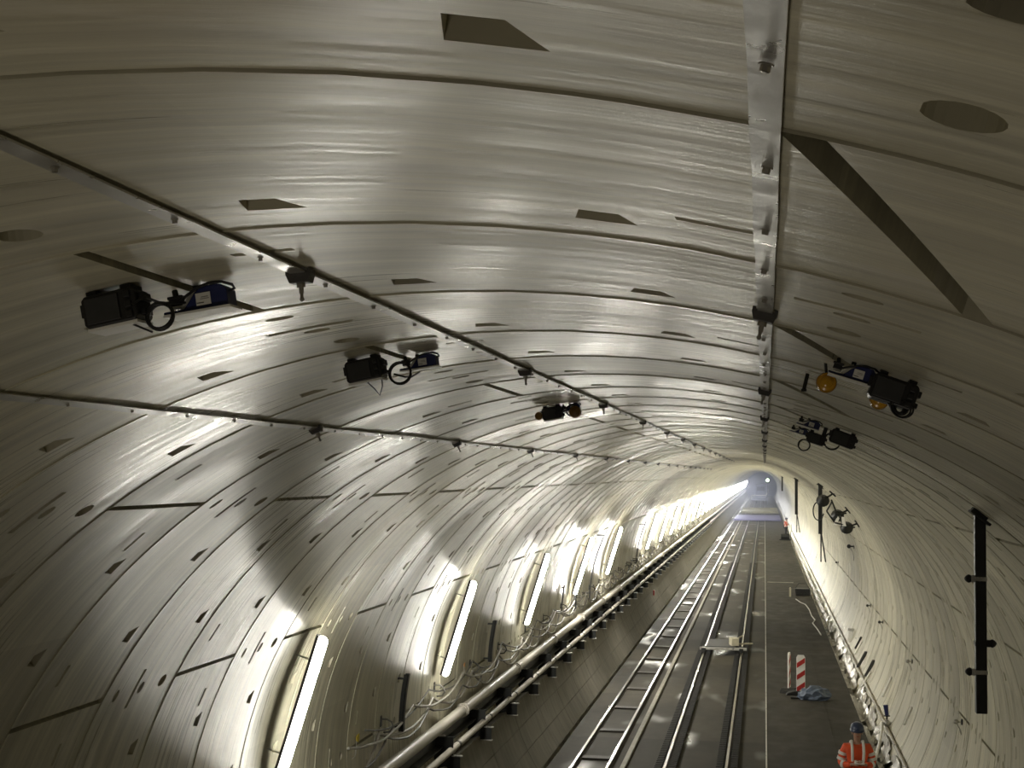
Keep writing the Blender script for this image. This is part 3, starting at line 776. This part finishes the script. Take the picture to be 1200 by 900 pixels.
m = MB(); pts = [(2.80, 38.5, .33), (2.72, 37.6, .22), (2.58, 36.5, .10), (2.42, 35.3, .055), (2.25, 34.3, .052), (2.05, 33.6, .055)]
sp = []
for i in range(len(pts) - 1):
    for q in range(5): sp.append(Vector(pts[i]).lerp(Vector(pts[i + 1]), q / 5))
m.tube(sp + [Vector(pts[-1])], .035, 10); tag(m.build('hose', M['white'], smooth=True), 'white hose curving from the blue handled valve down to the walkway', 'hose')
def wall_hook(y, z, label, m_=M['bolt'], s=1.0):
    t = thing('wall_hook', label, 'hook', (wxr(z), y, z), group='hooks and eye bolts on the right wall')
    m = MB(); m.cyl((0, 0, 0), (-.10 * s, 0, 0), .016 * s, n=8); m.ball((-.11 * s, 0, 0), .045 * s, 10); m.build('eye', m_, t, smooth=True)
    m = MB(); m.cyl((.005, 0, 0), (-.02, 0, 0), .055 * s, n=12); m.build('washer', M['dark'], t, smooth=True)
    m = MB(); m.tube([(-.10 * s, 0, -.02), (-.05, -.02, -.12 * s), (-.02, -.05, -.24 * s), (-.03, -.05, -.30 * s)], .010 * s, 6); m.build('tail', M['cable'], t, smooth=True)
wall_hook(28.8, 1.90, 'shiny eye bolt with a wire tail on the right wall under the nearest hanging post')
wall_hook(38.2, 1.86, 'eye bolt on the right wall up and right of the blue handled valve')
wall_hook(47.5, 1.92, 'small dark eye bolt on the right wall, lower of a close pair', M['dark'])
wall_hook(53.0, 1.95, 'small dark eye bolt on the right wall, upper of a close pair', M['dark'])
wall_hook(76.0, 2.1, 'tiny dark eye bolt far along the right wall below the brace legs', M['dark'])
wall_hook(60.0, 3.6, 'dark ring bolt on the right wall below the floodlights', M['dark'], 1.8)
def leaning(y, z0, z1, label, m_, w=.07, name='leaning_bar'):
    m = MB(); a = Vector((wxr(z0) - .10, y, z0)); b = Vector((wxr(z1) - .03, y + .3, z1))
    d = (b - a); rot = d.to_track_quat('Z', 'Y').to_matrix()
    m.box((a + b) / 2, (w, .05, d.length), rot); tag(m.build(name, m_, bevel=.006), label, 'bar', 'bars leaning on the right wall')
leaning(50.0, .25, .72, 'black bar on the lower right wall, left one of two side by side', M['black'], .09)
leaning(47.0, .36, .80, 'black bar on the lower right wall, right one of two side by side', M['black'], .09)
leaning(53.3, .48, .84, 'short dark bar on the lower right wall beyond the two black bars', M['dark'], .05)
leaning(52.6, .36, .78, 'narrow white strip on the lower right wall beside the short dark bar', M['white'], .05, 'white_strip')
leaning(46.6, .10, .50, 'white strip between the low pipe and the right black bar', M['white'], .05, 'white_strip')
leaning(41.5, .55, 1.02, 'pale strip on the right wall up from the blue handled valve', M['white'], .05, 'white_strip')
leaning(36.0, .7, 1.05, 'pale strip on the right wall below the nearest hanging post', M['white'], .05, 'white_strip')
t = thing('junction_box', 'white junction box on the lower right wall near the pipe', 'box', (wxr(.62) - .10, 57.0, .62))
m = MB(); m.box((0, 0, -.1), (.16, .24, .42)); m.build('box_body', M['white'], t, bevel=.02)
m = MB(); m.box((0, 0, .13), (.22, .30, .05)); m.build('lid', M['galv'], t, bevel=.01)

# crumpled sheeting in the gutter
def sheeting(y0, y1, label, seed, x0=2.44, x1=2.86, z0=-.10, z1=.12):
    rnd = random.Random(seed); m = MB(); n = int((y1 - y0) / .35); nx = 5; vs = []
    for i in range(n + 1):
        y = y0 + (y1 - y0) * i / n
        for j in range(nx + 1):
            u = j / nx
            vs.append((x0 + (x1 - x0) * u + rnd.uniform(-.02, .02), y + rnd.uniform(-.1, .1), z0 + (z1 - z0) * u * u - .12 * math.sin(PI * u) + rnd.uniform(-.055, .055)))
    w = nx + 1
    fs = [(i * w + j, i * w + j + 1, (i + 1) * w + j + 1, (i + 1) * w + j) for i in range(n) for j in range(nx) if rnd.random() < .84]
    m.add(vs, fs); o = m.build('plastic_sheeting', M['sheet']); so = o.modifiers.new('t', 'SOLIDIFY'); so.thickness = .004
    tag(o, label, 'sheeting', 'plastic sheeting in the right gutter')
sheeting(27, 47, 'crumpled pale plastic sheeting in the gutter beside the orange clad person', 1)
sheeting(48, 62, 'crumpled pale plastic sheeting in the gutter beyond the striped beacon', 2)
sheeting(64, 140, 'long bright line of crumpled sheeting along the far walkway edge', 3, x1=2.70)

# ------------------------------------------------------------------ walkway things
def beacon(x, y, label, yaw):
    t = thing('beacon_board', label, 'beacon', (x, y, .03), (0, 0, R(yaw)), 'striped beacon boards on the walkway')
    m = MB(); m.prism([(-.42, 0), (.42, 0), (.36, .07), (.20, .12), (-.20, .12), (-.36, .07)], -.19, .19); m.build('foot', M['rubber'], t, bevel=.01)
    m = MB(); m.prism([(-.125, .10), (.125, .10), (.125, 1.06), (.085, 1.13), (-.085, 1.13), (-.125, 1.06)], -.02, .02); b = m.build('board', M['white'], t, bevel=.004)
    m = MB()
    for c in (.18, .52, .86):
        m.prism([(-.115, c - .10), (.115, c + .06), (.115, c + .20), (-.115, c + .04)], -.026, -.0205)
        m.prism([(-.115, c - .10), (.115, c + .06), (.115, c + .20), (-.115, c + .04)], .0205, .026)
    m.build('red_stripes', M['red'], b)
beacon(1.02, 45.0, 'red and white striped beacon board facing the camera on the walkway', 0)
beacon(.70, 45.6, 'beacon board seen edge on, left of the facing striped beacon', 78)
rnd = random.Random(21); bm = bmesh.new(); bmesh.ops.create_icosphere(bm, subdivisions=3, radius=.3)
for v in bm.verts:
    n_ = 1 + rnd.uniform(-.14, .14); v.co = Vector((v.co.x * 1.5 * n_, v.co.y * 1.0 * n_, max(0, v.co.z + .12) * .85 * n_))
me = bpy.data.meshes.new('tarpaulin'); bm.to_mesh(me); bm.free(); me.materials.append(M['tarp'])
o = bpy.data.objects.new('tarpaulin', me); C.objects.link(o); o.location = (1.36, 44.2, .03); tag(o, 'crumpled blue grey tarpaulin lying right of the striped beacon foot', 'tarpaulin')
m = MB(); m.box((.97, 44.3, .055), (.5, .3, .05)); o = m.build('foot_plate', M['rubber'], bevel=.01); tag(o, 'dark flat spare beacon foot lying in front of the striped beacon', 'foot plate')
m = MB(); m.box((1.30, 80.8, .26), (.10, .06, .46)); m.prism([(1.25, .48), (1.35, .48), (1.32, .52), (1.28, .52)], 80.77, 80.83); o = m.build('marker_stake', M['cream'], bevel=.006); tag(o, 'short cream stake standing alone on the far walkway', 'stake')
m = MB(); m.box((.9, 91.2, .045), (1.5, .10, .03)); o = m.build('floor_batten', M['pipe'], bevel=.004); tag(o, 'pale batten lying across the walkway beyond the cream stake', 'batten')
m = MB(); pts = []; rnd = random.Random(3)
path = [(1.55, 79), (1.75, 77), (1.95, 76), (2.05, 73), (2.06, 70), (2.15, 68), (2.0, 66.5), (2.12, 64), (2.2, 61)]
for i in range(len(path) - 1):
    for q in range(4):
        u = q / 4; pts.append((path[i][0] + (path[i + 1][0] - path[i][0]) * u, path[i][1] + (path[i + 1][1] - path[i][1]) * u, .055))
m.tube(pts, .025, 6); tag(m.build('loose_cable', M['cable'], smooth=True), 'pale loose cable snaking on the walkway near the gutter', 'cable')
t = thing('equipment_crate', 'dark crate of tools on the far walkway above the snaking cable', 'crate', (1.95, 82, .03))
m = MB(); m.prism([(-.35, 0), (.35, 0), (.40, .35), (-.40, .35)], -.3, .3); m.build('tub', M['dark'], t, bevel=.02)
m = MB(); m.tube([(-.38, 0, .33), (-.2, 0, .6), (.2, 0, .6), (.38, 0, .33)], .02, 8); m.build('handle', M['dark'], t, smooth=True)
# frame across the track
t = thing('track_barrow', 'low dark trolley with a pale cross bar sitting across the two right-hand rails', 'trolley', (-1.42, 54.6, .115))
m = MB(); m.box((0, -.25, .12), (1.62, .09, .09)); m.build('cross_bar', M['galv'], t, bevel=.01)
m = MB(); m.prism([(-.60, -.2), (.40, -.2), (.45, 2.2), (-.55, 2.2)], .10, .19, 'z'); m.build('platform', M['grey'], t, bevel=.01)
for sx in (-.67, .62):
    m = MB(); m.box((sx, .0, .07), (.14, .7, .14)); m.build('skid', M['dark'], t, bevel=.01)
m = MB(); m.box((.36, .3, .32), (.26, .5, .26), Matrix.Rotation(R(12), 3, 'Z')); o = m.build('cream_box', M['cream'], bevel=.01); o.location = (-1.42, 54.6, .115); tag(o, 'cream box standing on the track trolley', 'box')
m = MB(); m.cyl((.2, .4, .26), (.62, 3.0, .25), .03, n=8); o = m.build('timber_pole', M['cream'], smooth=True); o.location = (-1.42, 54.6, .115); tag(o, 'pale pole lying on the track trolley behind the cream box', 'pole')
m = MB(); m.cyl((.45, .2, .25), (1.0, .6, .23), .03, n=8); o = m.build('timber_pole', M['cream'], smooth=True); o.location = (-1.42, 54.6, .115); tag(o, 'pale pole sticking out over the right rail from the track trolley', 'pole')

# ------------------------------------------------------------------ people
def skin_mesh(name, joints, edges, material, parent=None, sub=2):
    names = list(joints); idx = {n: i for i, n in enumerate(names)}
    me = bpy.data.meshes.new(name)
    me.from_pydata([joints[n][0] for n in names], [(idx[a], idx[b]) for a, b in edges], [])
    o = bpy.data.objects.new(name, me); C.objects.link(o)
    sk = o.modifiers.new('skin', 'SKIN'); sk.use_smooth_shade = True
    if not me.skin_vertices: me.skin_vertices.new()
    for n in names:
        r = joints[n][1]; r = r if isinstance(r, tuple) else (r, r)
        me.skin_vertices[0].data[idx[n]].radius = r
    me.skin_vertices[0].data[0].use_root = True
    sb = o.modifiers.new('sub', 'SUBSURF'); sb.levels = sub; sb.render_levels = sub
    me.materials.append(material)
    if parent: o.parent = parent
    return o
def chain(*n): return [(n[i], n[i + 1]) for i in range(len(n) - 1)]
def person(name, label, loc, yaw, crouch=False, helmet=M['helmet']):
    t = thing(name, label, 'person', loc, (0, 0, R(yaw)))
    # faces -y; origin between the feet
    J = {'pelvis': ((0, 0, .98), (.15, .115)), 'belly': ((0, .005, 1.14), (.145, .11)), 'chest': ((0, .0, 1.34), (.165, .12)), 'neck0': ((0, -.01, 1.50), (.07, .07)),
         'neck': ((0, -.03, 1.57), (.056, .056)), 'head0': ((0, -.055, 1.635), (.072, .082)), 'head1': ((0, -.065, 1.72), (.078, .095)), 'head2': ((0, -.06, 1.79), (.06, .075))}
    E = chain('pelvis', 'belly', 'chest', 'neck0', 'neck', 'head0', 'head1', 'head2')
    ARM = {}
    for s, q in ((1, 'l'), (-1, 'r')):
        J[q + 'sh'] = ((s * .185, .0, 1.45), (.066, .066)); J[q + 'el'] = ((s * .265, .02, 1.17), (.048, .048)); J[q + 'fm'] = ((s * .20, -.13, 1.14), (.042, .04))
        J[q + 'wr'] = ((s * .105, -.265, 1.185), (.028, .034)); J[q + 'pm'] = ((s * .065, -.325, 1.205), (.024, .042))
        E += chain('chest', q + 'sh', q + 'el', q + 'fm', q + 'wr', q + 'pm')
        for f, (dz, ln) in enumerate(((.030, .068), (.012, .078), (-.008, .072), (-.028, .058))):
            b = Vector((s * .052, -.345, 1.205 + dz)); k = b + Vector((-s * .018, -ln * .45, .006)); e = k + Vector((-s * .034, -ln * .22, .012))
            J['%sf%da' % (q, f)] = (tuple(b), .010); J['%sf%db' % (q, f)] = (tuple(k), .009); J['%sf%dc' % (q, f)] = (tuple(e), .0075)
            E += chain(q + 'pm', '%sf%da' % (q, f), '%sf%db' % (q, f), '%sf%dc' % (q, f))
        J[q + 't1'] = ((s * .055, -.305, 1.245), .012); J[q + 't2'] = ((s * .028, -.335, 1.262), .010); J[q + 't3'] = ((s * .008, -.355, 1.258), .008)
        E += chain(q + 'pm', q + 't1', q + 't2', q + 't3')
        J[q + 'hp'] = ((s * .095, 0, .90), (.10, .105)); J[q + 'th'] = ((s * .11, -.012, .72), (.082, .085)); J[q + 'kn'] = ((s * .115, -.02, .50), (.058, .06)); J[q + 'cf'] = ((s * .12, .01, .34), (.056, .06))
        J[q + 'an'] = ((s * .125, .02, .10), (.036, .04)); J[q + 'ft'] = ((s * .135, -.07, .045), (.042, .032)); J[q + 'to'] = ((s * .145, -.16, .032), (.038, .024))
        E += chain('pelvis', q + 'hp', q + 'th', q + 'kn', q + 'cf', q + 'an', q + 'ft', q + 'to')
    body = skin_mesh('body', J, E, M['skin'], t)
    # face
    m = MB(); m.prism([(-.012, 0), (.012, 0), (.008, .045), (-.008, .045)], -.185, -.15); m.build('nose', M['skin'], t, bevel=.004)
    m = MB(); m.box((-.03, -.160, 1.715), (.022, .01, .009)); m.box((.03, -.160, 1.715), (.022, .01, .009)); m.build('eyes', M['ink'], t)
    bpy.data.objects[t.children[-2].name].location = (0, 0, 1.665)
    m = MB(); m.box((0, -.148, 1.648), (.04, .01, .008)); m.build('mouth', M['red'], t)
    for s in (-1, 1):
        m = MB(); m.ball((s * .085, -.055, 1.70), .028, 10, (.35, .7, 1.1)); m.build('ear', M['skin'], t, smooth=True)
    m = MB(); m.ball((0, -.035, 1.735), .10, 14, (.90, 1.0, .95)); m.build('hair', M['trouser'], t, smooth=True)
    # clothing
    K = {'chest': ((0, .0, 1.36), (.185, .145)), 'up': ((0, -.005, 1.475), (.115, .105)), 'col': ((0, -.015, 1.53), (.085, .085)), 'belly': ((0, .005, 1.15), (.18, .145)), 'hem': ((0, .005, .93), (.19, .15)), 'hem2': ((0, .005, .86), (.19, .15))}
    E2 = chain('chest', 'up', 'col') + chain('chest', 'belly', 'hem', 'hem2')
    for s, q in ((1, 'l'), (-1, 'r')):
        K[q + 'sh'] = ((s * .20, .0, 1.44), (.088, .088)); K[q + 'um'] = ((s * .255, .01, 1.30), (.080, .080)); K[q + 'el'] = ((s * .285, .02, 1.165), (.072, .072)); K[q + 'fm'] = ((s * .205, -.13, 1.14), (.064, .062)); K[q + 'cu'] = ((s * .12, -.245, 1.18), (.052, .054))
        E2 += chain('chest', q + 'sh', q + 'um', q + 'el', q + 'fm', q + 'cu')
    jk = skin_mesh('jacket', K, E2, M['orange'], t)
    m = MB()
    for s in (-1, 1):   # shoulder braces, sleeve bands
        m.tube([(s * .095, -.145, 1.22), (s * .10, -.178, 1.36), (s * .10, -.15, 1.47), (s * .10, -.05, 1.555), (s * .10, .06, 1.53), (s * .10, .14, 1.42), (s * .10, .15, 1.22)], .026, 6)
        for u in (.30, .70):
            a = Vector((s * .22, .003, 1.40)).lerp(Vector((s * .285, .02, 1.17)), u); d = Vector((s * .065, .017, -.23)).normalized()
            m.cyl(a - d * .027, a + d * .027, .091 - .012 * u, n=14)
        a = Vector((s * .235, -.085, 1.148)); d = Vector((-s * .55, -.8, .05)).normalized(); m.cyl(a - d * .03, a + d * .03, .071, n=14)
    m.build('reflective_straps', M['reflect'], jk, smooth=True)
    m = MB(); Mx = Matrix.Diagonal((1.0, .79, 1, 1))
    for z in (1.02, .92): m.lathe([(.196, z), (.200, z + .01), (.200, z + .045), (.196, z + .055)], Mx, 24)
    m.build('reflective_bands', M['reflect'], jk, smooth=True)
    K = {'pelvis': ((0, 0, .96), (.165, .13))}; E3 = []
    for s, q in ((1, 'l'), (-1, 'r')):
        K[q + 'hp'] = ((s * .095, 0, .88), (.115, .118)); K[q + 'th'] = ((s * .11, -.012, .70), (.098, .10)); K[q + 'kn'] = ((s * .115, -.02, .50), (.082, .084)); K[q + 'cf'] = ((s * .12, .01, .32), (.078, .080)); K[q + 'an'] = ((s * .125, .02, .12), (.072, .074))
        E3 += chain('pelvis', q + 'hp', q + 'th', q + 'kn', q + 'cf', q + 'an')
    skin_mesh('trousers', K, E3, M['trouser'], t)
    for s in (-1, 1):
        K = {'a': ((s * .125, .03, .13), (.056, .058)), 'h': ((s * .128, .035, .05), (.05, .05)), 'f': ((s * .135, -.07, .05), (.052, .045)), 't': ((s * .145, -.18, .04), (.05, .036))}
        skin_mesh('boot', K, chain('a', 'h', 'f', 't'), M['boot'], t)
    # helmet
    Mx = Matrix.Translation((0, -.05, 1.755)) @ Matrix.Rotation(R(12), 4, 'X') @ Matrix.Diagonal((.92, 1.08, 1, 1))
    m = MB(); m.lathe([(.137, -.012), (.139, .0), (.128, .012), (.126, .05), (.108, .095), (.07, .125), (.025, .136), (.002, .137)], Mx, 20); h = m.build('helmet', helmet, t, smooth=True)
    m = MB(); m.prism([(-.085, 0), (.085, 0), (.07, -.06), (.03, -.085), (-.03, -.085), (-.07, -.06)], -.006, .004, 'z'); pk = m.build('peak', helmet, h, bevel=.003); pk.location = (0, -.178, 1.735)
    return t
wk = person('person', 'person in orange high visibility jacket and dark blue helmet looking down at a notepad', (1.62, 28.3, .03), 4)
m = MB(); m.box((0, 0, 0), (.17, .12, .012), Matrix.Rotation(R(20), 3, 'X')); np_ = m.build('notepad', M['paper'], bevel=.002); np_.location = (1.645, 27.95, 1.265); tag(np_, 'white notepad held in both hands by the orange clad person', 'notepad')
t2 = copy_tree(wk); t2.location = (2.15, 160, .03); t2.rotation_euler = (0, 0, R(60)); t2['label'] = 'tiny distant person in orange standing at the far end of the walkway'
t = thing('pump', 'dark pump with hoses beside the tiny distant person', 'pump', (2.05, 150, .03))
m = MB(); m.cyl((-.5, 0, .35), (.3, 0, .35), .28, n=14); m.build('motor', M['dark'], t, smooth=True)
m = MB(); m.box((-.1, 0, .06), (1.1, .6, .12)); m.build('skid', M['dark'], t, bevel=.02)
m = MB(); m.tube([(.3, 0, .5), (.45, 0, 1.0), (.42, .1, 1.5)], .07, 8); m.build('outlet', M['white'], t, smooth=True)

# ------------------------------------------------------------------ far end of the tunnel
m = MB(); m.box((-.95, 222, .16), (6.3, 26, .08)); m.box((-.95, 209, .22), (6.3, .3, .2)); o = m.build('lilac_platform', M['lilac'], bevel=.01); tag(o, 'lilac blue ramp laid across the track at the far end', 'ramp')
m = MB(); m.box((-.75, 262, .17), (5.9, 30, .10)); m.box((-.75, 247, .30), (5.9, .3, .3)); m.box((-.75, 268, .45), (5.9, .3, .3)); o = m.build('timber_platform', M['ochre'], bevel=.01); tag(o, 'pale yellowish platform crossing the track beyond the lilac ramp', 'platform')
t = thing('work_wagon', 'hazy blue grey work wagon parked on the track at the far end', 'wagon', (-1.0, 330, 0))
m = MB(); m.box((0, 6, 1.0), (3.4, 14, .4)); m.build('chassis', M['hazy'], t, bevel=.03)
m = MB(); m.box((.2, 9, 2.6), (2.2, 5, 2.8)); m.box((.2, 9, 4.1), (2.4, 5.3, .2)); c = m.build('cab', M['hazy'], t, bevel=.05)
m = MB(); m.box((.2, 6.46, 3.2), (1.6, .06, .9)); m.build('windscreen', M['navy'], c)
for sx in (-1, 1):
    for yy in (1.5, 11):
        m = MB(); m.cyl((sx * .75 - .07, yy, .5), (sx * .75 + .07, yy, .5), .42, n=16); m.build('wheel', M['dark'], t, smooth=True)
m = MB(); m.tube([(-1.7, -1.2, 1.2), (-1.7, -1.2, 1.9), (1.2, -1.2, 1.9), (1.7, -1.2, 2.6), (1.7, -1.2, 3.2)], .09, 8); m.build('guard_rail', M['white'], t, smooth=True)
t = thing('signal_lamp', 'small greenish white signal lamp glowing at the far end of the tunnel', 'signal lamp', (.62, 325, 0))
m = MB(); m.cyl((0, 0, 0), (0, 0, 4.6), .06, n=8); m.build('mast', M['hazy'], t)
m = MB(); m.box((0, 0, 5.05), (.8, .3, 1.1)); m.build('lamp_case', M['dark'], t, bevel=.05)
m = MB(); m.cyl((0, -.16, 5.1), (0, -.22, 5.1), .30, n=16); m.build('lens', M['green'], t, smooth=True)

m = MB(); m.box((CX, 300, 3.4), (9.6, 310, 7.2)); hz = m.build('haze', M['dark'])
hm = bpy.data.materials.new('dust_haze'); hm.use_nodes = True; nt = hm.node_tree; nt.nodes.clear()
vs_ = nt.nodes.new('ShaderNodeVolumePrincipled'); vs_.inputs['Color'].default_value = (.82, .86, 1, 1); vs_.inputs['Density'].default_value = .004; vs_.inputs['Anisotropy'].default_value = .3
om = nt.nodes.new('ShaderNodeOutputMaterial'); nt.links.new(vs_.outputs[0], om.inputs['Volume'])
hz.data.materials[0] = hm; tag(hz, 'bluish dust haze hanging in the far part of the tunnel', 'haze', kind='stuff')
# ------------------------------------------------------------------ light and camera
w = bpy.data.worlds.new('tunnel_dark'); bpy.context.scene.world = w; w.use_nodes = True
w.node_tree.nodes['Background'].inputs[0].default_value = (0, 0, 0, 1)
# added fill light, unseen below the view, lifting the near ceiling and walls
ld = bpy.data.lights.new('added_fill_light', 'AREA'); ld.energy = 16; ld.color = (1, .90, .74); ld.shape = 'RECTANGLE'; ld.size = 1.2; ld.size_y = .8
lo = bpy.data.objects.new('added_fill_light', ld); C.objects.link(lo); lo.location = (-1.6, -.4, 1.4)
lo.rotation_euler = Vector((-.2, .6, 1)).to_track_quat('-Z', 'Y').to_euler()
cd = bpy.data.cameras.new('camera'); cam = bpy.data.objects.new('camera', cd); C.objects.link(cam)
cd.sensor_width = 36; cd.lens = 54; cd.clip_start = .05; cd.clip_end = 1500
r_, a_, u_ = (.9867472, 0, -.1622651), (.16199184, .05801059, .98508549), (.00941309, -.99831597, .05724179)
rotm = Matrix(((r_[0], -r_[1], -r_[2]), (a_[0], -a_[1], -a_[2]), (u_[0], -u_[1], -u_[2])))
cam.matrix_world = Matrix.Translation((0, 0, 6.3)) @ rotm.to_4x4()
sc = bpy.context.scene; sc.camera = cam
sc.view_settings.view_transform = 'Standard'; sc.view_settings.look = 'None'; sc.view_settings.gamma = 1; sc.view_settings.use_curve_mapping = False
sc.view_settings.exposure = 1.8
sc.cycles.use_denoising = True
sc.cycles.max_bounces = 8; sc.cycles.diffuse_bounces = 5; sc.cycles.glossy_bounces = 4
sc.cycles.sample_clamp_indirect = 6.0
